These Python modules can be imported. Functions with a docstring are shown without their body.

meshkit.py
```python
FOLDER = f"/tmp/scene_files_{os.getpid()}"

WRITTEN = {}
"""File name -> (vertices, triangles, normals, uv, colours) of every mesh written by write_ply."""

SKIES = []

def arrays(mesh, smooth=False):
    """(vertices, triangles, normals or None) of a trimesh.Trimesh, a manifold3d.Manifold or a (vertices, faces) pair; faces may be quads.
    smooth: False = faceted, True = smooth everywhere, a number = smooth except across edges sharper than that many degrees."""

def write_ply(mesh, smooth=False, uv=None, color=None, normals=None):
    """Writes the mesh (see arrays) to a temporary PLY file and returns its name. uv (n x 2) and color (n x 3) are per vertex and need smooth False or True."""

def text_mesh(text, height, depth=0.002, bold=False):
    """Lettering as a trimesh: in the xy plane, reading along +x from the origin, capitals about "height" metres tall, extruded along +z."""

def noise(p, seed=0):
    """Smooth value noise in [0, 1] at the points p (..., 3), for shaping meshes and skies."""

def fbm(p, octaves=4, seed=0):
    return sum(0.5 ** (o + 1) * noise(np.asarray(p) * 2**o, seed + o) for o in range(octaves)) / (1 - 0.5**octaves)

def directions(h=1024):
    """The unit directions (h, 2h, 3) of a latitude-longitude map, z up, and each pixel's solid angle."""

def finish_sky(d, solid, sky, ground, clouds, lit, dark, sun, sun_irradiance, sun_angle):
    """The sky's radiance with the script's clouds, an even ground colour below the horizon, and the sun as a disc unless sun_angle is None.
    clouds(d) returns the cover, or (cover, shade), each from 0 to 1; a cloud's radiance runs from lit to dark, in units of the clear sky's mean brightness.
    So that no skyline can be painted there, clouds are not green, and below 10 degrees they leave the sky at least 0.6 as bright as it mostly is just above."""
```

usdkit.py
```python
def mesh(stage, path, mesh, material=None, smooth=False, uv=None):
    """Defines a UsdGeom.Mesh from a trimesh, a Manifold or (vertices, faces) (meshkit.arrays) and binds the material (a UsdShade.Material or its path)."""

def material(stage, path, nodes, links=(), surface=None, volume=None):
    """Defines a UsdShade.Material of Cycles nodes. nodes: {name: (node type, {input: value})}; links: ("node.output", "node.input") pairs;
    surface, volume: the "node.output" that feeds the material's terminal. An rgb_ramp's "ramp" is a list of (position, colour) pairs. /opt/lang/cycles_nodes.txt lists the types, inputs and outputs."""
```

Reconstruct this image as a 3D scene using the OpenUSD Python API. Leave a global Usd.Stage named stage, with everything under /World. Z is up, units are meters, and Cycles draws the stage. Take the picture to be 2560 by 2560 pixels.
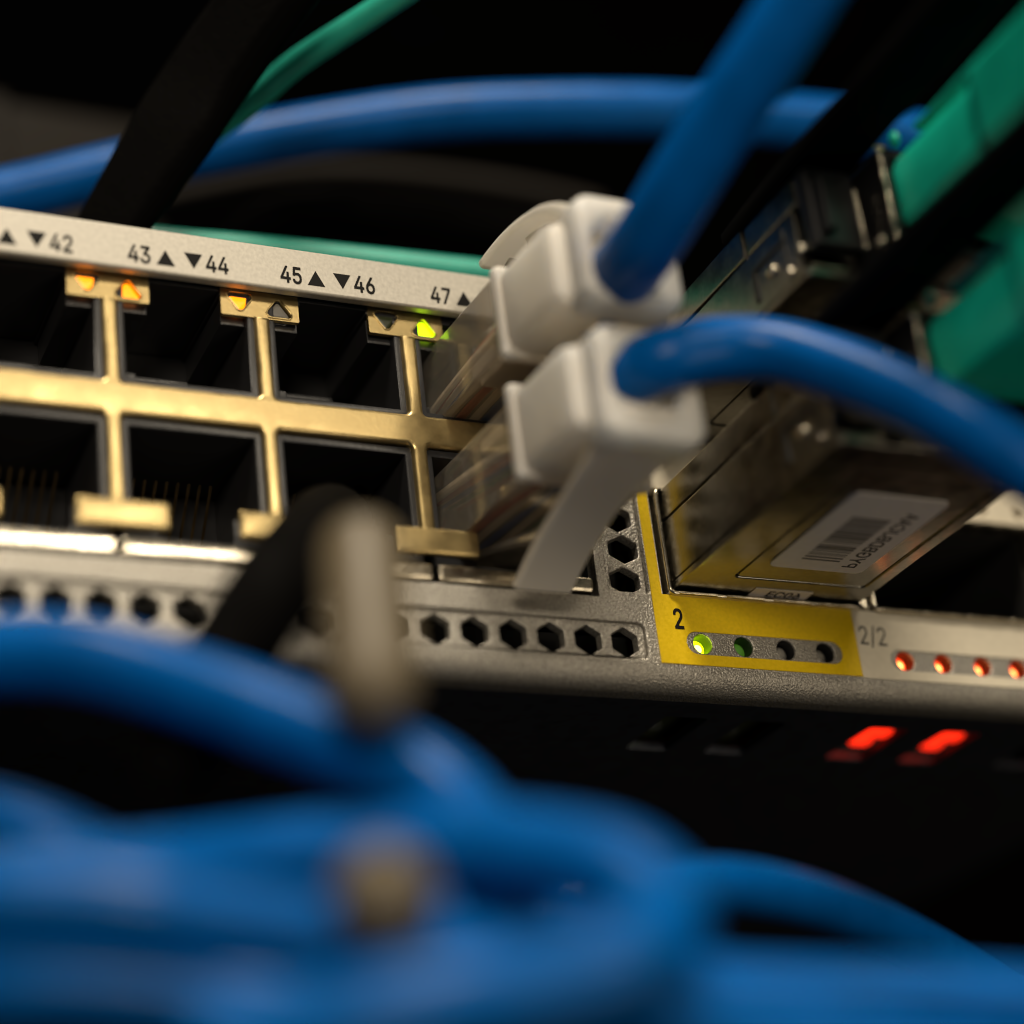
import math, random
import numpy as np, trimesh, usdkit, meshkit
import mapbox_earcut
from pxr import Usd, UsdGeom, UsdLux, Gf, Sdf
from scipy.interpolate import CubicSpline
from shapely.geometry import Polygon, Point, box as rect, LineString
from shapely.ops import unary_union
from shapely import affinity

random.seed(5); rng = np.random.default_rng(5)
stage = Usd.Stage.CreateInMemory()
UsdGeom.SetStageUpAxis(stage, UsdGeom.Tokens.z); UsdGeom.SetStageMetersPerUnit(stage, 1.0)
UsdGeom.Xform.Define(stage, '/World'); UsdGeom.Scope.Define(stage, '/World/Looks')
MM = 0.001      # everything below is written in millimetres: x along the switch front, -y out of it, z up

# ---------------------------------------------------------------- camera
EXPOSURE = 0.1
eye = (-43.239, -154.522, -66.571)
right, down, ahead = (0.91827, -0.38344, -0.09872), (0.07731, 0.41816, -0.90508), (0.38833, 0.82348, 0.41363)
cam = UsdGeom.Camera.Define(stage, '/World/camera')
m = Gf.Matrix4d(1.0)
for i, row in enumerate((right, [-c for c in down], [-c for c in ahead])): m.SetRow(i, Gf.Vec4d(*row, 0))
m.SetRow(3, Gf.Vec4d(*[c * MM for c in eye], 1))
cam.AddTransformOp().Set(m)
cam.CreateHorizontalApertureAttr(36.0); cam.CreateVerticalApertureAttr(36.0); cam.CreateFocalLengthAttr(74.974)
cam.CreateHorizontalApertureOffsetAttr(2.088); cam.CreateVerticalApertureOffsetAttr(1.912)
cam.CreateClippingRangeAttr(Gf.Vec2f(0.005, 20.0))
cam.CreateFStopAttr(6.8); cam.CreateFocusDistanceAttr(0.1955); cam.CreateExposureAttr(EXPOSURE)

# ---------------------------------------------------------------- unseen lamps, placed to light the switch and cables
def lamp(name, at, to, w, h, power, color):
    l = UsdLux.RectLight.Define(stage, '/World/' + name)
    l.CreateWidthAttr(w * MM); l.CreateHeightAttr(h * MM); l.CreateIntensityAttr(power); l.CreateColorAttr(Gf.Vec3f(*color))
    z = np.array(at, float) - np.array(to, float); z /= np.linalg.norm(z)
    x = np.cross((0, 0, 1), z); x /= np.linalg.norm(x); y = np.cross(z, x)
    k = Gf.Matrix4d(1.0)
    for i, row in enumerate((x, y, z)): k.SetRow(i, Gf.Vec4d(*map(float, row), 0))
    k.SetRow(3, Gf.Vec4d(*[c * MM for c in at], 1))
    l.AddTransformOp().Set(k)
lamp('unseen_room_lamp', (-230, -610, 85), (30, 0, 20), 190, 120, 25.0, (1.0, 0.86, 0.66))  # out of view; lights the front and the left-facing sides
lamp('unseen_second_lamp', (150, -580, 290), (30, 0, 20), 110, 80, 23.0, (1.0, 0.87, 0.68))  # out of view; gives the steel strip under the ports its gleam
lamp('unseen_ceiling_lamp', (-60, -340, 600), (30, -30, 10), 200, 120, 62.0, (1.0, 0.88, 0.70))  # out of view; lights the cable tops from above
lamp('unseen_side_lamp', (270, -480, -250), (40, 0, 20), 180, 180, 4.6, (1.0, 0.84, 0.62))  # out of view, low at the right; brightens lower edges and undersides

# ---------------------------------------------------------------- materials
def mat(name, color, rough=0.5, metal=0.0, bump=None, vary=None, **extra):
    n = {'p': ('principled_bsdf', {'base_color': color, 'roughness': rough, 'metallic': metal, **extra}), 'g': ('geometry', {})}
    links = []
    if vary:                      # (scale, amount): the colour wanders a little
        sc, am = vary
        n['vn'] = ('noise_texture', {'scale': sc, 'detail': 3.0}); links.append(('g.position', 'vn.vector'))
        n['vr'] = ('rgb_ramp', {'ramp': [(0.3, tuple(c * (1 - am) for c in color)), (0.7, tuple(min(1, c * (1 + am)) for c in color))]})
        links += [('vn.fac', 'vr.fac'), ('vr.color', 'p.base_color')]
        n['rm'] = ('map_range', {'from_min': 0.3, 'from_max': 0.7, 'to_min': rough * 0.85, 'to_max': min(1, rough * 1.15)})
        links += [('vn.fac', 'rm.value'), ('rm.result', 'p.roughness')]
    if bump:                      # (scale, strength, distance)
        n['bn'] = ('noise_texture', {'scale': bump[0], 'detail': 2.0}); n['b'] = ('bump', {'strength': bump[1], 'distance': bump[2]})
        links += [('g.position', 'bn.vector'), ('bn.fac', 'b.height'), ('b.normal', 'p.normal')]
    return usdkit.material(stage, '/World/Looks/' + name, n, links, surface='p.BSDF')
def glow(name, color, strength, base=(0.02, 0.02, 0.02)):
    return usdkit.material(stage, '/World/Looks/' + name, {'p': ('principled_bsdf', {'base_color': base, 'roughness': 0.25, 'emission_color': color, 'emission_strength': strength})}, [], surface='p.BSDF')
M = dict(
    strip=mat('silver_paint', (0.50, 0.47, 0.41), 0.45, 0.35, bump=(4200, 0.25, 0.00007), vary=(2600, 0.10)),
    bezel=mat('speckled_paint', (0.40, 0.375, 0.33), 0.34, 0.62, bump=(5200, 0.8, 0.00016), vary=(4200, 0.22)),
    gold=mat('gold_steel', (0.50, 0.38, 0.175), 0.33, 0.92, bump=(2500, 0.06, 0.0001), vary=(500, 0.05)),
    steel=mat('bright_steel', (0.66, 0.60, 0.48), 0.22, 1.0, bump=(700, 0.15, 0.0002), vary=(900, 0.08)),
    cage=mat('cage_steel', (0.60, 0.55, 0.44), 0.3, 1.0, vary=(600, 0.12)),
    nickel=mat('module_metal', (0.27, 0.255, 0.22), 0.24, 1.0, bump=(5000, 0.08, 0.0001), vary=(500, 0.08)),
    groove=mat('dark_seam', (0.012, 0.012, 0.012), 0.6),
    housing=mat('port_plastic', (0.02, 0.02, 0.022), 0.32, bump=(2500, 0.15, 0.0001)),
    black=mat('black_plastic', (0.009, 0.009, 0.01), 0.3, bump=(2500, 0.15, 0.0001)),
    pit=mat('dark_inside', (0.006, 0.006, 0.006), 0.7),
    satin=mat('dark_satin_steel', (0.10, 0.11, 0.14), 0.36, 0.7, bump=(2500, 0.12, 0.0001), vary=(600, 0.12)),
    ink=mat('black_ink', (0.006, 0.0055, 0.005), 0.7, specular_ior_level=0.15),
    greyink=mat('grey_ink', (0.06, 0.056, 0.05), 0.6),
    yellow=mat('yellow_label_film', (0.72, 0.49, 0.004), 0.42, bump=(6000, 0.25, 0.00008), vary=(3000, 0.07)),
    white=mat('cream_label_film', (0.62, 0.56, 0.44), 0.5, bump=(6000, 0.2, 0.00008), vary=(1500, 0.04)),
    paper=mat('white_sticker_paper', (0.82, 0.77, 0.74), 0.6, vary=(1500, 0.04)),
    blue=mat('blue_cable_jacket', (0.0, 0.088, 0.345), 0.3, bump=(900, 0.08, 0.0003), vary=(260, 0.10), specular_ior_level=0.13),
    aqua=mat('aqua_cable_jacket', (0.02, 0.36, 0.27), 0.4, bump=(900, 0.1, 0.0002), vary=(300, 0.10)),
    aquaplug=mat('aqua_connector_plastic', (0.008, 0.56, 0.40), 0.35, vary=(300, 0.10)),
    blackcable=mat('black_cable_jacket', (0.0012, 0.001, 0.0009), 0.8, bump=(1200, 0.2, 0.0003), vary=(300, 0.2), specular_ior_level=0.05),
    rubber=mat('black_pull_tab', (0.002, 0.002, 0.002), 0.75, vary=(300, 0.2), specular_ior_level=0.05),
    boot=mat('milky_boot', (0.76, 0.69, 0.60), 0.42, vary=(180, 0.05), subsurface_weight=0.6, subsurface_scale=0.0025, subsurface_radius=(1.0, 0.8, 0.6)),
    tongue=mat('milky_tongue', (0.84, 0.77, 0.66), 0.35, transmission_weight=0.1, subsurface_weight=0.3, subsurface_scale=0.002, subsurface_radius=(1.0, 0.8, 0.6)),
    clear=mat('clear_plug_plastic', (0.80, 0.74, 0.64), 0.13, transmission_weight=0.86, ior=1.5),
    beige=mat('beige_plastic', (0.115, 0.09, 0.053), 0.5, vary=(200, 0.05)),
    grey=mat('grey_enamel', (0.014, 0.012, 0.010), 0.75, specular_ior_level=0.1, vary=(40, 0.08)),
    backdrop=mat('backdrop_black', (0.001, 0.001, 0.001), 0.95, specular_ior_level=0.0, vary=(20, 0.2)),  # near black, so the added backdrop stays dark under the lamps
    brass=mat('contact_gold', (0.07, 0.048, 0.022), 0.5, 1.0, vary=(900, 0.06)),
    amber=glow('amber_led', (1.0, 0.24, 0.002), 2.6), green=glow('green_led', (0.55, 1.0, 0.002), 3.2), red=glow('red_led', (1.0, 0.055, 0.008), 2.2),
    greencore=glow('green_led_core', (0.9, 1.0, 0.12), 6.0), redcore=glow('red_led_core', (1.0, 0.30, 0.07), 6.0),
    redbox=glow('red_light_pipe', (1.0, 0.022, 0.005), 1.7),
    dimgreen=glow('dim_green_led', (0.15, 0.5, 0.02), 0.16, (0.05, 0.09, 0.04)), off=mat('unlit_led', (0.20, 0.19, 0.17), 0.25), offgreen=mat('unlit_green_led', (0.045, 0.055, 0.025), 0.3),
    copperred=mat('brown_wire', (0.35, 0.07, 0.03), 0.5), coppergreen=mat('green_wire', (0.01, 0.12, 0.03), 0.5), wirewhite=mat('white_wire', (0.6, 0.52, 0.42), 0.5), wireblue=mat('blue_wire', (0.02, 0.08, 0.3), 0.5),
)

# ---------------------------------------------------------------- mesh helpers
FR = dict(front=lambda a, b, c: (a, -c, b), up=lambda a, b, c: (a, b, c), side=lambda a, b, c: (c, a, b))   # plate lies in xz, xy or yz; c is its depth
def ring_dirs(p):
    a = p - np.roll(p, 1, 0); b = np.roll(p, -1, 0) - p
    na, nb = (np.stack([-v[:, 1], v[:, 0]], 1) / np.maximum(np.linalg.norm(v, axis=1, keepdims=True), 1e-12) for v in (a, b))
    s = na + nb
    return s / np.maximum((s * s).sum(1, keepdims=True) / 2, 0.35)
def plate(poly, c0, c1, frame='front', r1=0.0, r0=0.0, n=3):
    """A flat piece from c0 to c1 with its c1 (r1) and c0 (r0) edges rounded."""
    parts = []
    for g in getattr(poly, 'geoms', [poly]):
        if g.area < 1e-6: continue
        rings = [np.array(g.exterior.coords)[:-1]] + [np.array(i.coords)[:-1] for i in g.interiors]
        for k, q in enumerate(rings):
            area = 0.5 * np.sum(q[:, 0] * np.roll(q[:, 1], -1) - np.roll(q[:, 0], -1) * q[:, 1])
            if (area > 0) != (k == 0): rings[k] = q[::-1]
        dirs = np.vstack([ring_dirs(q) for q in rings]); base = np.vstack(rings); N = len(base)
        tri = np.asarray(mapbox_earcut.triangulate_float64(base, np.cumsum([len(q) for q in rings]).astype(np.uint32))).reshape(-1, 3).astype(int)
        t = base[tri]; flip = np.cross(t[:, 1] - t[:, 0], t[:, 2] - t[:, 0]) < 0; tri[flip] = tri[flip][:, ::-1]
        lay = []
        if r0 > 0: lay += [(c0 + r0 * (1 - math.cos(x)), r0 * (1 - math.sin(x))) for x in np.linspace(0, math.pi / 2, n + 1)]
        else: lay += [(c0, 0)]
        if r1 > 0: lay += [(c1 - r1 * (1 - math.sin(x)), r1 * (1 - math.cos(x))) for x in np.linspace(0, math.pi / 2, n + 1)]
        else: lay += [(c1, 0)]
        V = np.vstack([np.c_[base + d * dirs, np.full(N, c)] for c, d in lay]); F = [tri[:, ::-1], tri + N * (len(lay) - 1)]
        s = 0
        for q in rings:
            i = s + np.arange(len(q)); j = s + (np.arange(len(q)) + 1) % len(q); s += len(q)
            for L in range(len(lay) - 1):
                a, b, c, d = i + L * N, j + L * N, j + (L + 1) * N, i + (L + 1) * N
                F += [np.stack([a, b, c], 1), np.stack([a, c, d], 1)]
        V = np.stack(FR[frame](V[:, 0], V[:, 1], V[:, 2]), 1)
        parts.append(trimesh.Trimesh(V, np.vstack(F), process=False))
    return trimesh.util.concatenate(parts)
def rrect(x0, y0, x1, y1, r, q=4):
    return rect(x0 + r, y0 + r, x1 - r, y1 - r).buffer(r, quad_segs=q) if r > 0 else rect(x0, y0, x1, y1)
def block(x0, x1, y0, y1, z0, z1, r=0.15):
    """A box with rounded edges."""
    return plate(rrect(x0, z0, x1, z1, r, 2), -y1, -y0, 'front', r1=r, r0=r, n=2)
def spline(pts, n):
    p = np.array(pts, float)
    if len(p) == 2: return p[0] + np.linspace(0, 1, n)[:, None] * (p[1] - p[0])
    t = np.r_[0, np.cumsum(np.linalg.norm(np.diff(p, axis=0), axis=1) ** 0.6)]
    return CubicSpline(t, p)(np.linspace(0, t[-1], n))
def sweep(pts, section, n=60, up=(0, 0, 1), smooth_path=True, scale=None):
    """A closed 2D section (k x 2) swept along a curve, its ends capped."""
    p = spline(pts, n) if smooth_path else np.array(pts, float); n = len(p)
    t = np.gradient(p, axis=0); t /= np.linalg.norm(t, axis=1, keepdims=True)
    u = np.array(up, float); u -= u @ t[0] * t[0]; u /= np.linalg.norm(u); V = []
    k = len(section)
    for i in range(n):
        u = u - u @ t[i] * t[i]; u /= np.linalg.norm(u); w = np.cross(t[i], u)
        f = 1.0 if scale is None else scale(i / (n - 1))
        V.append(p[i] + f * (section[:, :1] * w + section[:, 1:] * u))
    V = np.vstack(V + [p[:1], p[-1:]]); F = []
    a = np.arange(k); b = (a + 1) % k
    for i in range(n - 1):
        F += [np.stack([a + i * k, b + i * k, b + (i + 1) * k], 1), np.stack([a + i * k, b + (i + 1) * k, a + (i + 1) * k], 1)]
    F += [np.stack([b, a, np.full(k, n * k)], 1), np.stack([a + (n - 1) * k, b + (n - 1) * k, np.full(k, n * k + 1)], 1)]
    mesh = trimesh.Trimesh(V, np.vstack(F), process=False)
    if mesh.volume < 0: mesh.invert()
    return mesh
def circle(r, k=20, sx=1.0):
    a = np.arange(k) * 2 * math.pi / k
    return np.c_[sx * r * np.cos(a), r * np.sin(a)]
def flat(w, h, r, q=3):
    return np.array(rrect(-w / 2, -h / 2, w / 2, h / 2, r, q).exterior.coords)[:-1]
def tube(pts, r, n=60, k=20): return sweep(pts, circle(r, k), n)
def bead(c, r, sub=2, sq=(1, 1, 1)):
    s = trimesh.creation.icosphere(sub, r); s.vertices = s.vertices * np.array(sq) + np.array(c); return s
cat = trimesh.util.concatenate

# ---------------------------------------------------------------- scene helpers
used = {}
def numbered(parent, name):
    k = (parent, name); used[k] = used.get(k, 0) + 1
    return f'{parent}/{name}' + (f'_{used[k] - 1:03d}' if used[k] > 1 else '')
origin = {'/World': np.zeros(3)}
def tag(prim, label=None, category=None, group=None, kind=None):
    for k, v in (('label', label), ('category', category), ('group', group), ('kind', kind)):
        if v: prim.SetCustomDataByKey(k, v)
    return prim
def thing(name, base, label, category, group=None):
    path = numbered('/World', name); x = UsdGeom.Xform.Define(stage, path)
    x.AddTranslateOp().Set(Gf.Vec3d(*[float(c) * MM for c in base])); origin[path] = np.array(base, float)
    tag(x.GetPrim(), label, category, group)
    return path
def part(parent, name, mesh, material, label=None, smooth=40, kind=None):
    path = numbered(parent, name); org = origin[parent]; origin[path] = org
    g = mesh.copy(); g.vertices = (np.asarray(g.vertices) - org) * MM
    p = usdkit.mesh(stage, path, g, M[material], smooth=smooth).GetPrim()
    tag(p, label, kind=kind)
    return path
def writing(text, x, z, h, y, squeeze=0.74, bold=True, depth=0.03):
    """Lettering printed on the front: left end x, foot z, cap height h."""
    t = meshkit.text_mesh(text, h, depth, bold=bold); v = np.asarray(t.vertices)
    t.vertices = np.c_[x + v[:, 0] * squeeze, y - v[:, 2], z + v[:, 1]]
    return t

# ================================================================ black backdrop added for the darkness behind everything
part('/World', 'added_backdrop', block(-500, 700, 420, 440, -400, 700, 2), 'backdrop', kind='structure')

# ================================================================ network switch
SW = thing('network_switch', (0, 0, 0.8), 'silver network switch with gold framed ports, yellow numbered label and small lit lamps', 'network switch')
X0, X1 = -34.0, 118.0
DIV = [-28.6, -14.5, -0.4, 13.65, 27.9, 43.6]          # port dividers
# chassis behind the front
part(SW, 'top_cover', block(X0, X1, 3.0, 92, 41.2, 42.0, 0.2), 'satin')
part(SW, 'rear_wall', block(X0, X1, 40.0, 41.0, 2.2, 41.0, 0.2), 'pit')
# label strip over the ports
strip = part(SW, 'port_number_strip', plate(rect(X0, 37.64, 49.0, 42.2), -0.9, 0.0, r1=0.28, n=4), 'strip')
def tri(cx, cz, w, h, up): return Polygon([(cx - w / 2, cz - h / 2), (cx + w / 2, cz - h / 2), (cx, cz + h / 2)] if up else [(cx - w / 2, cz + h / 2), (cx, cz - h / 2), (cx + w / 2, cz + h / 2)])
for i, col in enumerate((-1, 0, 1, 2)):
    a = [-12.82, 1.30, 15.48, 30.28][i]; odd = [41, 43, 45, 47][i]
    part(strip, 'printed_number', writing(str(odd), a, 38.42, 1.72, -0.004), 'ink')
    part(strip, 'printed_arrow', plate(tri(a + 3.55, 39.25, 1.68, 1.6, True), 0.004, 0.034), 'ink')
    part(strip, 'printed_arrow', plate(tri(a + 6.13, 39.30, 1.68, 1.6, False), 0.004, 0.034), 'ink')
    part(strip, 'printed_number', writing(str(odd + 1), a + 7.15, 38.42, 1.72, -0.004), 'ink')
# gold jack frame: openings cut out of one sheet, edges rolled over
frame = rect(X0, 14.2, 43.9, 37.62)
lower = [rrect(DIV[i] + 0.72, 8, DIV[i + 1] - 0.72, 23.25, 0.55) for i in range(5)]
upper = [rrect(DIV[i] + 0.72, 26.44, DIV[i + 1] - 0.72, 39, 0.4) for i in range(5)]
tees = [rrect(d - 3.75, 34.85, d + 3.65, 38.5, 0.15) for d in DIV[1:5]]
holes = unary_union(lower + upper).difference(unary_union(tees))
win = []
for d in DIV[1:5]:
    win += [tri(d - 1.95, 36.2, 2.95, 2.1, False).buffer(-0.36).buffer(0.36, quad_segs=3), tri(d + 1.75, 36.16, 2.95, 2.1, True).buffer(-0.36).buffer(0.36, quad_segs=3)]
sheet = frame.difference(unary_union(lower + upper)).difference(rect(X0, 34.86, 60, 40)).union(rect(X0, 34.0, 43.9, 34.0))
sheet = max(getattr(sheet, 'geoms', [sheet]), key=lambda g: g.area)
def back(g):
    g.vertices = np.asarray(g.vertices) + np.array((0.42, 0.9, 0.45)); return g
jf = part(SW, 'jack_frame', back(plate(sheet.simplify(0.001), -1.1, -0.35, r1=0.42, n=4)), 'gold')
for d, t_ in zip(DIV[1:5], tees):
    part(jf, 'led_plate', back(plate(t_.intersection(rect(X0, 30, 60, 37.6)).difference(unary_union(win)), -1.2, -0.75)), 'gold')
lit = [('amber', 'amber'), ('amber', 'amber'), ('amber', 'off'), ('offgreen', 'green')]
for k, w in enumerate(win):
    which = lit[k // 2][k % 2]
    part(jf, 'led_window_rim', back(plate(w.buffer(0.15, quad_segs=3).difference(w.buffer(-0.02)), -0.9, -0.64, r1=0.06, n=2)), 'gold')
    part(jf, 'led_lens', back(plate(w.buffer(-0.05), -2.6, -0.95, r1=0.3, n=3)), which, {'amber': 'lit amber lamp', 'green': 'lit yellow green lamp'}.get(which, 'unlit lamp'))
# bent grounding tabs and bright spring strip under the lower ports
for d in DIV[1:5]:
    part(SW, 'ground_tab', block(d - 3.6, d + 4.3, -0.75, 0.2, 11.85, 14.35, 0.32), 'gold')
for a, b in zip(DIV[:-1], DIV[1:]):
    part(SW, 'ground_spring', block(a + 0.25, b - 0.25, -0.3, 0.6, 9.55, 11.0, 0.3), 'steel')
# port housings with contacts
def tunnel(x0, x1, z0, z1, inset, y0, y1, notch=None):
    outer = rect(x0, z0, x1, z1); inner = rect(x0 + inset, z0 + inset, x1 - inset, z1 - inset)
    if notch: inner = inner.union(notch)
    return plate(outer.difference(inner), -y1, -y0, r1=0.2, n=2)
for i in range(5):
    x0, x1 = DIV[i] + 0.55, DIV[i + 1] - 0.55; mid = (DIV[i] + DIV[i + 1]) / 2
    up_ = part(SW, 'port_housing', back(cat([tunnel(x0, x1, 26.3, 37.6, 0.8, 0.9, 13, rect(mid - 3.2, 34, mid + 3.2, 37.2)), block(x0, x1, 13.2, 14, 26.3, 37.6, .1),
        block(x0 + .8, mid - 3.4, 1.6, 12.5, 34.2, 36.7, .1), block(mid + 3.4, x1 - .8, 1.6, 12.5, 34.2, 36.7, .1), block(mid - 6, mid + 2.2, 8.2, 9.4, 31.2, 31.9, .15), block(x0 + .8, x0 + 2.4, 3.5, 12.6, 27.1, 29.2, .12)])), 'housing')
    lo = part(SW, 'port_housing', back(cat([tunnel(x0, x1, 11.4, 23.2, 0.8, 0.9, 13, rect(mid - 3.2, 11.8, mid + 3.2, 15)), block(x0, x1, 13.2, 14, 11.4, 23.2, .1),
        block(x0 + .8, mid - 3.4, 1.3, 12.5, 12.2, 14.4, .1), block(mid + 3.4, x1 - .8, 1.3, 12.5, 12.2, 14.4, .1)])), 'housing')
    if i in (1, 2, 3):
        for q in range(8):
            xx = mid - 3.6 + q * 1.02
            part(up_, 'contact_pin', tube([(xx, 12.9, 27.6), (xx, 8.5, 28.8), (xx, 5.5, 27.4)], 0.14, 8, 6), 'brass')
            part(lo, 'contact_pin', tube([(xx, 12.9, 14.0), (xx + .5, 11.0, 18.6), (xx + .9, 9.8, 22.0)], 0.16, 8, 6), 'brass')
# lower front: speckled bezel, recessed vent panels, rounded foot
vent_row = rrect(X0 + 1, 3.35, 48.1, 6.95, 0.7); vent_col = rrect(45.0, 10.0, 49.15, 41, 0.3)
bezel = unary_union([rect(X0, 2.9, 49.9, 9.35), rect(43.9, 9.2, 50.55, 42.2)]).union(rect(49.0, 2.9, X1, 10.05)).difference(vent_row).difference(vent_col)
slots = [rrect(52.2, 4.2, 68.9, 6.45, 1.1, 6), rrect(74.3, 4.0, 90.8, 6.1, 1.0, 6)]
ledx = [53.95, 58.25, 62.8, 67.1, 76.0, 80.4, 85.0, 89.2]
dots = [Point(x, 5.33 if i < 4 else 5.05).buffer(0.98, quad_segs=6) for i, x in enumerate(ledx)]
bz = part(SW, 'front_bezel', plate(bezel.difference(unary_union(dots)), -1.6, 0.0, r1=0.16, n=3), 'bezel')
foot = [(1.6, 2.9), (1.6, 1.2), (2.6, 0.85)]
arc = [(2.2 - 2.2 * math.cos(t), 3.0 - 2.2 * math.sin(t)) for t in np.linspace(0.02, math.pi / 2, 9)]
prof = Polygon([(0.0, 2.88)] + arc + [(3.2, 0.8), (3.2, 1.6), (1.4, 2.88)])
part(SW, 'bottom_rim', plate(prof, X0, X1, 'side'), 'bezel', smooth=50)
def hexagon(cx, cz, w=1.32, h=1.5): return Polygon([(cx, cz + h), (cx - w, cz + h * 0.46), (cx - w, cz - h * 0.46), (cx, cz - h), (cx + w, cz - h * 0.46), (cx + w, cz + h * 0.46)]).buffer(-0.15).buffer(0.15, quad_segs=2)
hx = [hexagon(46.02 - 3.69 * k, 5.05) for k in range(21)]
hc = [hexagon(47.05 + (0.25 if k % 2 else 0.0), 11.3 + 3.2 * k, 1.5, 1.42) for k in range(10)]
part(SW, 'vent_panel', plate(vent_row.difference(unary_union(hx)), -1.3, -0.3, r1=0.14, n=2), 'bezel', 'panel with a row of hexagonal vent holes')
part(SW, 'vent_panel', plate(vent_col.difference(unary_union(hc)), -1.5, -0.5, r1=0.14, n=2), 'bezel', 'panel with a column of hexagonal vent holes')
part(SW, 'vent_dark_backing', cat([block(X0, 50, 7.0, 7.6, 1.7, 8.6, .1), block(44.2, 49.8, 7.0, 7.6, 9, 41, .1)]), 'pit')  # dark backing added for the shade behind the vent holes
board = part(SW, 'circuit_board', block(X0, 50, 3.4, 6.9, 3.0, 3.5, .1), 'offgreen')
part(SW, 'mesh_screen', cat([block(45.0, 45.9, 1.8, 2.1, 10.2 + 0.32 * k, 10.4 + 0.32 * k, .04) for k in range(40)]), 'bezel')
# yellow and cream labels stuck on the bezel, LEDs in their windows
yl = rect(49.25, 3.12, 70.75, 10.0).union(rect(49.25, 9.5, 50.35, 42)).difference(slots[0])
y_ = part(SW, 'yellow_label', plate(yl, 0.005, 0.09, r1=0.03, n=1), 'yellow')
part(y_, 'printed_number', writing('2', 51.0, 6.62, 1.95, -0.095, 0.72), 'ink')
wl = rect(70.76, 2.98, X1 - 1, 10.0).difference(slots[1])
w_ = part(SW, 'cream_label', plate(wl, 0.005, 0.085, r1=0.03, n=1), 'white')
part(w_, 'printed_number', writing('2/2', 71.0, 6.42, 1.9, -0.09, 0.78, bold=False), 'greyink')
for i, x in enumerate(ledx):
    z = 5.33 if i < 4 else 5.05
    part(SW, 'dark_hole_ring', plate(Point(x, z).buffer(1.35).difference(Point(x, z).buffer(0.97)), -3.2, -0.25), 'black')  # black ring added to darken the wall of the lamp hole
    mm_ = ['green', 'dimgreen', 'off', 'off', 'red', 'red', 'red', 'red'][i]
    sl = part(SW, 'status_lamp', bead((x, 1.75, z), 0.93, 3, (1, 0.8, 1)), mm_, {'green': 'lit green lamp', 'dimgreen': 'faint green lamp', 'red': 'lit red lamp'}.get(mm_, 'unlit lamp'), smooth=True)
    if mm_ in ('green', 'red'): part(sl, 'lamp_core', bead((x - .05, 1.28, z - .12), 0.48, 2), mm_ + 'core', smooth=True)
# underside with square vents and the lamps that shine through two of them
cuts = [rrect(53.0, 6.9, 57.5, 15.3, 0.4), rrect(61.6, 6.9, 66.0, 15.3, 0.4), rrect(75.6, 6.9, 80.0, 15.3, 0.4), rrect(84.2, 6.9, 88.6, 15.3, 0.4), rrect(96.0, 6.9, 100.4, 15.3, 0.4)]
part(SW, 'bottom_cover', plate(rect(X0, 3.2, X1, 120).difference(unary_union(cuts)), 0.8, 1.5, 'up', r0=0.12, n=2), 'satin')
for a in (75.6, 84.2):
    part(SW, 'red_light_pipe', cat([block(a + 3.0, a + 5.6, 10.4, 12.6, 2.5, 3.1, .55), block(a + 2.6, a + 4.9, 13.0, 15.0, 2.5, 3.1, .55)]), 'redbox', 'red lamp glowing through an underside opening')
for a in (53.0, 61.6):
    part(SW, 'light_pipe', block(a + 1.8, a + 5.6, 10, 16, 2.3, 2.7, .15), 'offgreen')
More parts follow.
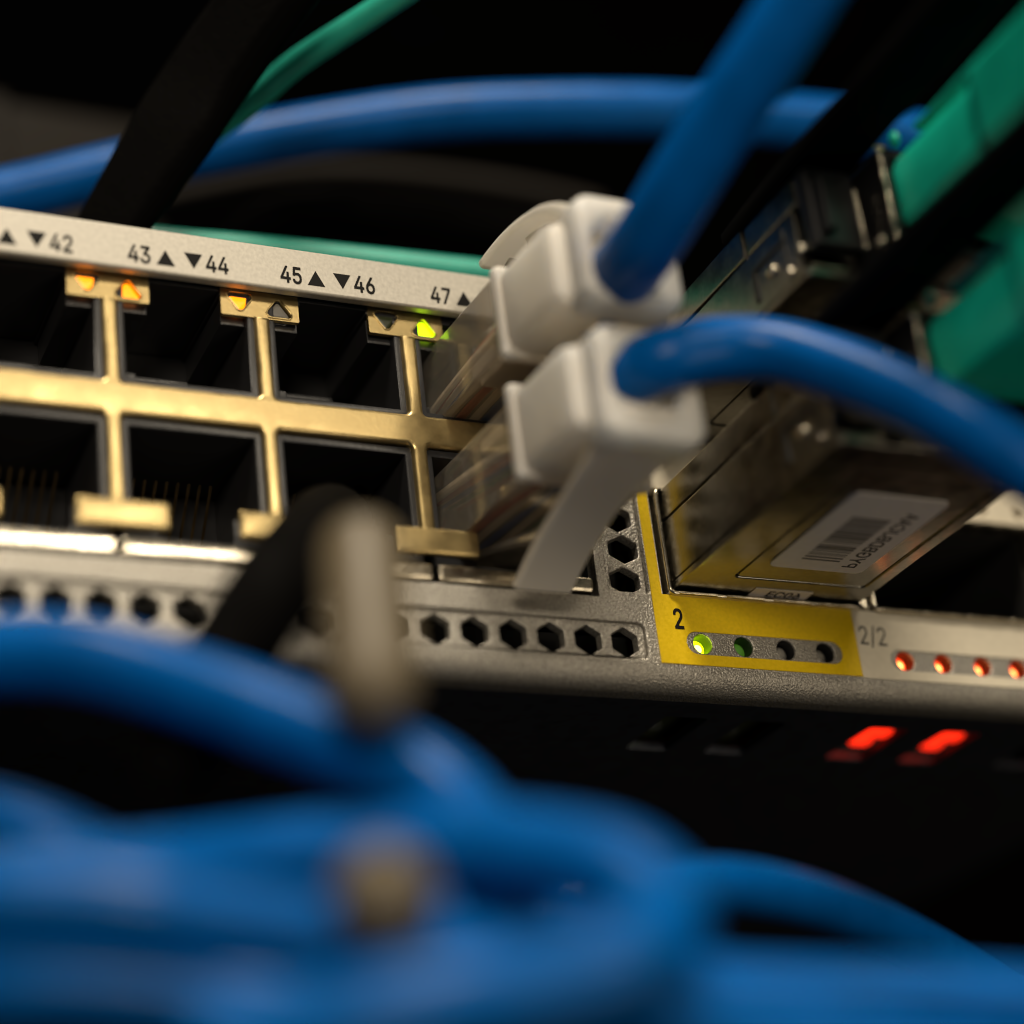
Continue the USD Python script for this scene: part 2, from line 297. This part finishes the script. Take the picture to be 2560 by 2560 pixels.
# transceiver cages: two rows, two columns
def cage(x0, x1, z0, z1):
    o = rrect(x0 - 0.45, z0 - 0.45, x1 + 0.45, z1 + 0.45, 0.7); i = rrect(x0, z0, x1, z1, 0.35)
    c = part(SW, 'transceiver_cage', plate(o.difference(i), -28, 0.55, r1=0.2, n=3), 'steel')
    part(c, 'cage_shade_lining', cat([block(x0 - .4, x1 + .4, 27, 28, z0 - .4, z1 + .4, .1), block(x0 + .02, x0 + .1, 1.5, 26, z0, z1, .02), block(x1 - .1, x1 - .02, 1.5, 26, z0, z1, .02), block(x0, x1, 1.5, 26, z1 - .1, z1 - .02, .02), block(x0, x1, 1.5, 26, z0 + .02, z0 + .1, .02)]), 'pit')  # near-black sheets put in as the shade inside the cage
    for k in range(7):          # spring fingers of the gasket
        zz = z0 + 1.2 + k * (z1 - z0 - 2.4) / 6
        part(c, 'spring_finger', block(x0 + .05, x0 + .3, 0.2, 2.6, zz - .42, zz + .42, .1), 'cage')
    for k in range(4):
        xx = x0 + 2.6 + k * (x1 - x0 - 5.2) / 3
        part(c, 'spring_finger', block(xx - 2.1, xx + 2.1, -0.62, 0.3, z0 - .38, z0 - .06, .12), 'steel')
    return c
CX = [(51.35, 71.6), (73.6, 94.0)]; CZ = [(10.35, 20.4), (26.3, 37.4)]
for x0, x1 in CX:
    for z0, z1 in CZ: cage(x0, x1, z0, z1)
mid_ = rect(50.6, 20.9, X1, 25.8).difference(unary_union([Point(x, 22.4).buffer(0.6, quad_segs=4) for x in (75.5, 80.0, 84.5, 89.0, 93.5)]))
part(SW, 'cage_divider', plate(mid_, -1.2, 0.2, r1=0.2, n=2), 'white')
part(SW, 'cage_post', block(72.15, 73.05, -0.3, 5, 10.05, 37.8, .25), 'cage')
part(SW, 'upper_front', block(50.6, X1, 0.2, 1.5, 37.9, 42.2, .2), 'bezel')

# ================================================================ optical modules in the left cages
def module(dz, label, code):
    x0, x1, z0, z1 = 51.55, 71.75, 10.55 + dz, 20.6 + dz
    m_ = thing('optical_module', (61.6, 0, z0), label, 'optical module', None)
    g = 0.16
    # lower shell, middle body, upper cover: thin seams between them
    part(m_, 'body', cat([block(x0, x1, -28.5, 20, z0 + 0.62 + g, 17.4 + dz, .22), block(x0 + .3, x1 - .3, -28, 19.5, z0 + .3, z1 - .3, .1)]), 'nickel')
    part(m_, 'bottom_shell', plate(rrect(x0, -29.2, x1, 20, .3).difference(rrect(x0 + 4.5, -25.0, x1 - 1.6, -3.6, .5)), z0, z0 + .62, 'up', r0=.2, n=3), 'nickel')
    part(m_, 'label_recess', plate(rrect(x0 + 4.72, -24.8, x1 - 1.82, -3.82, .4), z0 + .06, z0 + .5, 'up', r0=.05, n=2), 'nickel')
    part(m_, 'top_cover', block(x0, x1, -20.6, 20, 17.4 + dz + g, z1, .22), 'nickel')
    part(m_, 'nose', cat([block(x0 + .1, x1 - .1, -29.2, -20.6 - .25, 17.4 + dz + g, z1 - .2, .3)]), 'nickel')
    part(m_, 'latch_pocket', cat([block(x0 - .12, x0 + .4, -26.8, -26.4, 12.6 + dz, 16.6 + dz, .1), block(x0 - .14, x0 + .4, -22.0, -21.3, 12.4 + dz, 15.6 + dz, .1), block(x0 - .14, x0 + .4, -27.0, -21.3, 15.3 + dz, 15.75 + dz, .1)]), 'groove')
    s = part(m_, 'latch_screw', cat([bead((x0 - .1, -24.3, 13.9 + dz), .62, 2, (.6, 1, 1)), bead((x0 - .05, -26.9, 12.2 + dz), .4, 2), bead((x0 - .02, -29.0, 13.2 + dz), .4, 2)]), 'steel', smooth=True)
    # black release latch and receptacle; steel edges vary in width to break up glints
    part(m_, 'release_latch', cat([block(51.7, 56.6, -31.0, -29.3, 12.6 + dz, 20.4 + dz, .4), block(52.2, 53.4, -32.2, -30.5, 13.5 + dz, 19.0 + dz, .3)]), 'black')
    part(m_, 'receptacle', plate(rrect(57.6, 11.3 + dz, 71.2, 21.3 + dz, .5).difference(rrect(58.6, 12.4 + dz, 70.2, 20.5 + dz, .4)), 29.2, 33.8, r1=.2, n=2), 'black')
    def glint_edge(p, q, n, r):
        p, q = np.array(p, float), np.array(q, float)
        k = rng.uniform(.35, 1.0, 60) ** 2
        return sweep([p, q], circle(r, 8), 60, up=(1, .2, .1), scale=lambda t: (.3 + .8 * k[int(t * 59)] if n else .6))
    part(m_, 'latch_edge', glint_edge((56.7, -30.9, 12.8 + dz), (56.6, -30.9, 18.8 + dz), 7, .22), 'steel', smooth=True)
    part(m_, 'latch_edge', glint_edge((57.7, -33.8, 11.7 + dz), (57.7, -33.8, 21.0 + dz), 9, .3), 'steel', smooth=True)
    part(m_, 'latch_edge', glint_edge((56.0, -33.6, 21.35 + dz), (58.4, -33.8, 21.4 + dz), 0, .25), 'gold', smooth=True)
    part(m_, 'latch_edge', glint_edge((51.3, -30.2, 8.4 + dz + 2.3), (54.6, -30.4, 10.6 + dz), 0, .25), 'steel', smooth=True)
    part(m_, 'glint_bead', cat([bead((56.2, -33.6, 11.8 + dz), .42, 2), bead((57.4, -34.0, 12.2 + dz), .36, 2)]), 'steel', smooth=True)  # small steel beads added to give round glints
    part(m_, 'pull_tab', sweep([(54.4, -18, 21.2 + dz), (54.4, -32, 21.9 + dz), (54.6, -50, 22.2 + dz), (55.2, -75, 23.5 + dz), (56, -100, 26 + dz)], flat(6.2, 1.6, .5), 40), 'rubber', 'black pull tab')
    if code:
        st = part(m_, 'barcode_sticker', plate(rrect(57.8, -21.4, 67.7, -6.6, .8), z0 - .1, z0 + .055, 'up'), 'paper', 'white sticker with barcode')
        y = -8.6; bars = []
        while y > -17.0:
            w = random.choice((.1, .16, .25, .34)); bars.append(rect(60.2, y - w, 64.2, y)); y -= w + random.choice((.12, .18, .28))
        part(st, 'printed_bars', plate(unary_union(bars), z0 - .115, z0 - .105, 'up'), 'greyink')
        t = meshkit.text_mesh(code, 1.5, .012, bold=True); v = np.asarray(t.vertices)
        t.vertices = np.c_[65.0 + v[:, 1] * .9, -7.6 - v[:, 0] * .8, z0 - .118 + v[:, 2]]
        part(st, 'printed_code', t, 'greyink')
        s2 = part(m_, 'small_sticker', plate(rect(59.4, -1.9, 65.6, 0.6), z0 - .07, z0 - .01, 'up'), 'paper')
        t = meshkit.text_mesh('EC09', 1.1, .012, bold=True); v = np.asarray(t.vertices)
        t.vertices = np.c_[61.0 + v[:, 0] * 0.95, -1.5 + v[:, 1], z0 - .085 - v[:, 2]]; t.invert()
        part(s2, 'printed_code', t, 'ink')
    return m_
module(0.0, 'steel optical module in the lower cage, with a white barcode sticker underneath', 'PYGBDBJCAA')
module(15.9, 'steel optical module in the upper cage, above the barcoded one', None)

# ================================================================ aqua fibre plugs in the modules
def fibre_plug(dz, label, path):
    f_ = thing('fibre_cable', (65, -36, 17 + dz), label, 'fibre cable', None)
    part(f_, 'plug', block(58.8, 70.2, -47, -33.0, 13.5 + dz, 20.3 + dz, 1.0), 'aquaplug')
    part(f_, 'plug_sleeve', block(58.0, 71.0, -74, -45, 12.7 + dz, 21.2 + dz, 1.4), 'aquaplug')
    part(f_, 'plug_key', cat([block(59.0, 60.2, -46, -37.0, 20.9 + dz, 21.6 + dz, .3), bead((58.8, -34.8, 21.6 + dz), .6, 2, (.6, 1, 1.3))]), 'aquaplug')
    part(f_, 'jacket', tube(path, 1.5, 40, 16), 'aqua')
fibre_plug(15.9, 'aqua fibre plug in the upper module, leading out at the upper right', [(64.5, -72, 32.8), (65, -85, 34), (68, -110, 38), (75, -140, 45)])
fibre_plug(0.0, 'aqua fibre plug in the lower module, half hidden by the arching blue cable', [(64.5, -72, 16.9), (65.5, -85, 16.5), (70, -110, 14), (79, -140, 10)])

# ================================================================ two blue patch cables plugged into the last ports
def patch(zc, flip, sag, arch, label, path, r):
    """zc: middle of the plug; flip: -1 when the latch is underneath; sag: drop of the plug towards the viewer."""
    t_ = thing('blue_patch_cable', (36.8, 0, zc), label, 'patch cable', None)
    def put(mesh):
        g = mesh.copy(); v = np.array(g.vertices); v[:, 2] = zc + flip * v[:, 2] if flip > 0 else zc - v[:, 2]; v[:, 2] += sag * v[:, 1]
        g.vertices = v
        if flip < 0: g.invert()
        return g
    # local z: latch side is +
    plug = part(t_, 'plug', put(cat([block(31.1, 42.6, -12.6, 9.0, -3.9, 4.0, .25)])), 'clear', 'clear plastic plug')
    for q in range(8):
        xx = 32.6 + q * 1.2
        part(plug, 'wire', put(tube([(xx, 7.5, -2.2), (xx, -3, -1.2 + .5 * (q % 2)), (36.8 + (xx - 36.8) * .6, -12.3, -.6 + .8 * (q % 2))], .5, 10, 8)), ['wirewhite', 'copperred', 'wirewhite', 'wireblue', 'wirewhite', 'coppergreen', 'wirewhite', 'copperred'][q])
    part(plug, 'strain_bar', put(block(32.2, 41.6, -9.5, -4.5, -3.2, -1.8, .3)), 'wirewhite')
    part(plug, 'latch', put(sweep([(36.8, 8.0, 3.9), (36.8, 2.0, 4.7), (36.8, -4, 6.0), (36.8, -9.5, 7.2)], flat(5.6, .9, .3), 16)), 'clear')
    bt = part(t_, 'boot', put(cat([block(30.9, 42.6, -22.8, -11.6, -4.6, 3.9, 1.4), block(30.4, 43.2, -13.4, -11.9, -5.0, 4.2, .5)])), 'boot', 'milky white rubber boot')
    part(bt, 'collar', put(cat([plate(rrect(32.5, -5.2, 41.9, 5.3, 1.7).difference(Point(36.9, 0).buffer(3.15, quad_segs=8)), 21.6, 25.2, r1=.9, n=3)])), 'boot')
    part(bt, 'tongue', put(sweep([(36.6, y, z) for y, z in arch], flat(6.2, 1.1, .45), 30, scale=lambda t: 1.25 - 0.35 * min(1.0, t * 1.8))), 'tongue')
    ys = [a for a in arch if a[0] < -5.5]
    if flip > 0: part(bt, 'tongue_web', put(plate(Polygon([(y, z - .1) for y, z in ys] + [(-11.8, 3.2), (-22.5, 3.2)]), 35.6, 37.4, 'side', r1=.2, r0=.2)), 'tongue')
    part(t_, 'jacket', tube(path, r, 80, 24), 'blue')
patch(31.0, 1, .075, [(-24.4, 2.6), (-20.5, 6.2), (-15.5, 8.8), (-10, 10.0), (-4, 9.9)], 'blue patch cable rising steeply to the top edge from the upper white plug', [(36.84, -17.39, 27.68), (36.40, -24.19, 27.11), (35.78, -31.01, 26.76), (37.21, -38.35, 30.37), (39.36, -44.97, 34.27), (41.57, -50.46, 38.29), (44.55, -55.72, 43.55)], 2.95)
patch(18.4, -1, .075, [(-24.8, 2.4), (-21, 4.4), (-15.5, 5.6), (-9, 7.4), (-3, 10.0)], 'blue patch cable arching to the right edge from the lower white plug', [(35.70, -16.29, 19.29), (36.61, -21.36, 18.86), (38.10, -25.46, 18.37), (42.27, -26.69, 19.32), (47.04, -28.64, 18.73), (50.68, -32.25, 15.25), (53.61, -36.23, 10.74), (56.35, -39.90, 5.80), (59.91, -42.64, 0.68), (63.37, -45.95, -5.65)], 2.65)

# ================================================================ things behind and above the switch
b_ = thing('blue_cable', (40, 60, 90), 'blurred blue cable running across behind the switch, above its top edge', 'cable')
part(b_, 'jacket', tube([(-8.61, 36.86, 66.30), (-2.18, 35.30, 68.19), (5.90, 32.84, 70.34), (14.11, 30.31, 72.50), (22.48, 27.83, 74.42), (33.13, 24.31, 76.27), (43.08, 20.41, 77.11), (53.18, 16.84, 77.15), (63.40, 13.44, 76.75), (72.09, 10.86, 76.14), (80.88, 8.43, 75.15), (88.08, 6.66, 74.31), (95.39, 5.16, 72.87), (104.03, 4.66, 70.59)], 2.95, 90, 20), 'blue')
b_ = thing('black_strap', (10, 15, 50), 'flat black strap standing up behind the label strip at the upper left', 'strap')
part(b_, 'band', sweep([(2.31, 16.15, 48.91), (4.14, 13.73, 52.01), (8.89, 7.64, 59.68), (11.31, 4.56, 63.55), (15.31, -2.31, 68.62), (18.42, -8.05, 72.30)], flat(6.6, 2.6, 1.2, 4), 50, up=(0.3, 0.85, -0.45), scale=lambda t: 1.0 + 0.45 * min(1.0, t * 2.6)), 'blackcable')
b_ = thing('aqua_cable', (20, 5, 60), 'thin aqua cable curving up out of frame from behind the black strap', 'cable')
part(b_, 'jacket', tube([(7.44, 31.34, 57.37), (9.60, 25.07, 60.58), (12.17, 18.69, 63.60), (14.81, 13.28, 64.66), (17.32, 8.29, 64.97), (19.72, 4.11, 66.22), (23.37, -0.69, 67.51), (27.84, -6.04, 69.12), (31.76, -11.00, 70.49)], 1.32, 60, 16), 'aqua')
b_ = thing('aqua_cable', (20, 5, 44), 'aqua cable lying along the top edge of the switch, partly hidden by it', 'cable')
part(b_, 'jacket', tube([(6.86, 18.78, 53.91), (10.77, 17.39, 53.01), (18.86, 15.26, 52.07), (27.03, 13.17, 50.97), (35.28, 11.06, 49.85), (42.61, 9.31, 48.88), (51.03, 7.27, 47.44)], 1.5, 50, 16), 'aqua')
g_ = thing('equipment_case', (20, 62, 84), 'grey equipment case in the dark behind the black strap', 'equipment case')
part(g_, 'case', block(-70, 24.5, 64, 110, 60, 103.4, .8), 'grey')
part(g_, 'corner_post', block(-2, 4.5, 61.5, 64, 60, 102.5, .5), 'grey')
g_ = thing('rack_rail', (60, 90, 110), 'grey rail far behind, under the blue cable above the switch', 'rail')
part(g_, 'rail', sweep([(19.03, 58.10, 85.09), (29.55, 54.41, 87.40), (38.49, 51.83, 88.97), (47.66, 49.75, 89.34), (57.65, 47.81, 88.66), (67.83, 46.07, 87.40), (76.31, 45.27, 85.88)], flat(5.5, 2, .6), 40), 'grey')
b_ = thing('black_cable', (50, 50, 80), 'blurred black cable bending below the grey rail behind the switch', 'cable')
part(b_, 'jacket', tube([(24.39, 40.12, 62.65), (24.67, 38.40, 65.83), (26.58, 35.99, 68.84), (31.11, 34.07, 70.83), (39.15, 31.62, 70.57), (47.88, 29.29, 69.42), (56.70, 27.07, 67.98), (65.64, 25.07, 65.98)], 2.6, 50, 18), 'blackcable')

# ================================================================ in front of the switch
b_ = thing('black_cable', (5, -25, 5), 'black cable rising from the lower left into a lower port, beside the upright beige peg', 'cable')
part(b_, 'jacket', tube([(-2.23, -14.83, -15.70), (0.40, -17.46, -10.50), (3.39, -19.03, -5.37), (6.65, -18.17, -0.46), (11.37, -12.47, 5.51), (16.57, -3.67, 12.12), (21.29, 5.98, 17.50), (24.37, 12.66, 20.65)], 3.3, 50, 20), 'blackcable')
def peg(pts, r, label):
    p_ = thing('cable_peg', pts[len(pts) // 2], label, 'cable peg', None)
    a, b = np.array(pts[0], float), np.array(pts[-1], float)
    part(p_, 'post', tube(pts, r, 30, 24), 'beige')
    part(p_, 'rounded_tip', bead(b, r * 1.0, 3), 'beige', smooth=True)
    part(p_, 'rounded_tip', bead(a, r * 1.0, 3), 'beige', smooth=True)
peg([(7.74, -32.21, -4.96), (6.94, -34.06, -10.19), (6.20, -35.65, -16.01)], 3.0, 'blurred beige peg hanging upright in front of the vent holes')
peg([(8.77, -28.17, -28.48), (1.23, -46.49, -33.27)], 2.9, 'blurred round beige peg end among the blue cables at the bottom')

def blue(label, r, pts, n=70):
    c_ = thing('blue_cable', pts[len(pts) // 2], label, 'cable', None)
    part(c_, 'jacket', tube(pts, r, n, 22), 'blue')
blue('blurred blue cable sweeping from the left edge below the vent holes down to the bundle', 2.9, [(-18.55, -12.17, -5.68), (-13.55, -15.33, -6.50), (-8.94, -18.17, -7.58), (-4.31, -20.53, -9.66), (-0.01, -23.58, -12.45), (4.18, -26.52, -15.38), (7.91, -29.31, -18.15), (10.88, -31.73, -20.95), (12.85, -33.45, -24.22), (14.45, -33.61, -27.81), (15.73, -32.14, -31.95)])
blue('blue cable looping back in a hairpin at the middle of the bottom bundle', 2.9, [(-19.13, -15.96, -24.17), (-14.31, -18.01, -24.62), (-9.76, -21.18, -24.99), (-4.33, -24.75, -25.41), (1.31, -28.51, -25.63), (7.18, -32.33, -25.95), (11.98, -36.52, -26.96), (15.61, -40.93, -28.83), (18.06, -44.50, -31.28), (18.53, -46.86, -34.27), (15.49, -48.81, -37.22), (11.34, -48.60, -38.58), (6.19, -48.19, -39.38), (1.05, -46.67, -39.99), (-3.66, -44.12, -40.66), (-7.81, -41.67, -41.65)], 110)
blue('blue cable entering at the left edge and dipping under the hairpin loop', 2.7, [(-17.69, -7.52, -15.73), (-13.34, -10.13, -17.06), (-9.31, -12.17, -19.18), (-4.33, -13.16, -21.88), (1.88, -12.80, -23.59), (8.18, -12.89, -24.50), (15.99, -13.86, -25.07), (23.98, -14.99, -25.49), (32.21, -15.85, -26.65)])
blue('blue cable with a pale sheen, second from the bottom at the left', 2.7, [(-21.33, -28.61, -28.36), (-17.15, -31.38, -29.19), (-12.80, -33.15, -29.74), (-8.40, -34.71, -30.78), (-3.68, -35.23, -31.75), (1.71, -35.99, -32.88), (7.86, -36.02, -33.76), (15.19, -35.65, -34.12), (23.27, -34.51, -34.30)])
blue('blue cable lowest of the bundle at the lower left corner', 2.7, [(-20.94, -26.48, -32.97), (-15.30, -29.83, -34.00), (-9.47, -32.08, -34.99), (-3.61, -34.14, -36.39), (2.28, -36.04, -38.15), (8.21, -37.73, -40.35)])
blue('blue cable arching low over the dark gap right of the hairpin loop', 2.2, [(26.22, -15.48, -26.61), (30.93, -16.39, -24.38), (36.20, -17.01, -23.27), (42.18, -16.45, -22.73), (48.54, -14.59, -22.73), (55.32, -11.61, -22.96), (62.97, -7.63, -23.56), (70.93, -3.54, -24.67), (78.85, -1.08, -27.32), (87.53, -0.30, -32.20)])
blue('blue cable running to the right edge below the dark gap', 2.6, [(16.41, -36.16, -34.25), (20.75, -37.63, -35.41), (25.63, -38.08, -36.67), (31.76, -39.35, -37.48), (38.58, -41.06, -38.06), (45.50, -42.74, -38.78), (51.84, -45.13, -39.98)])
blue('blue cable in the bottom right corner, lowest of the bundle', 2.7, [(8.98, -40.69, -37.59), (13.60, -42.48, -38.37), (18.75, -43.24, -39.27), (24.60, -43.99, -40.86), (31.12, -45.05, -42.46), (39.20, -46.82, -44.09), (46.66, -49.65, -45.47)])
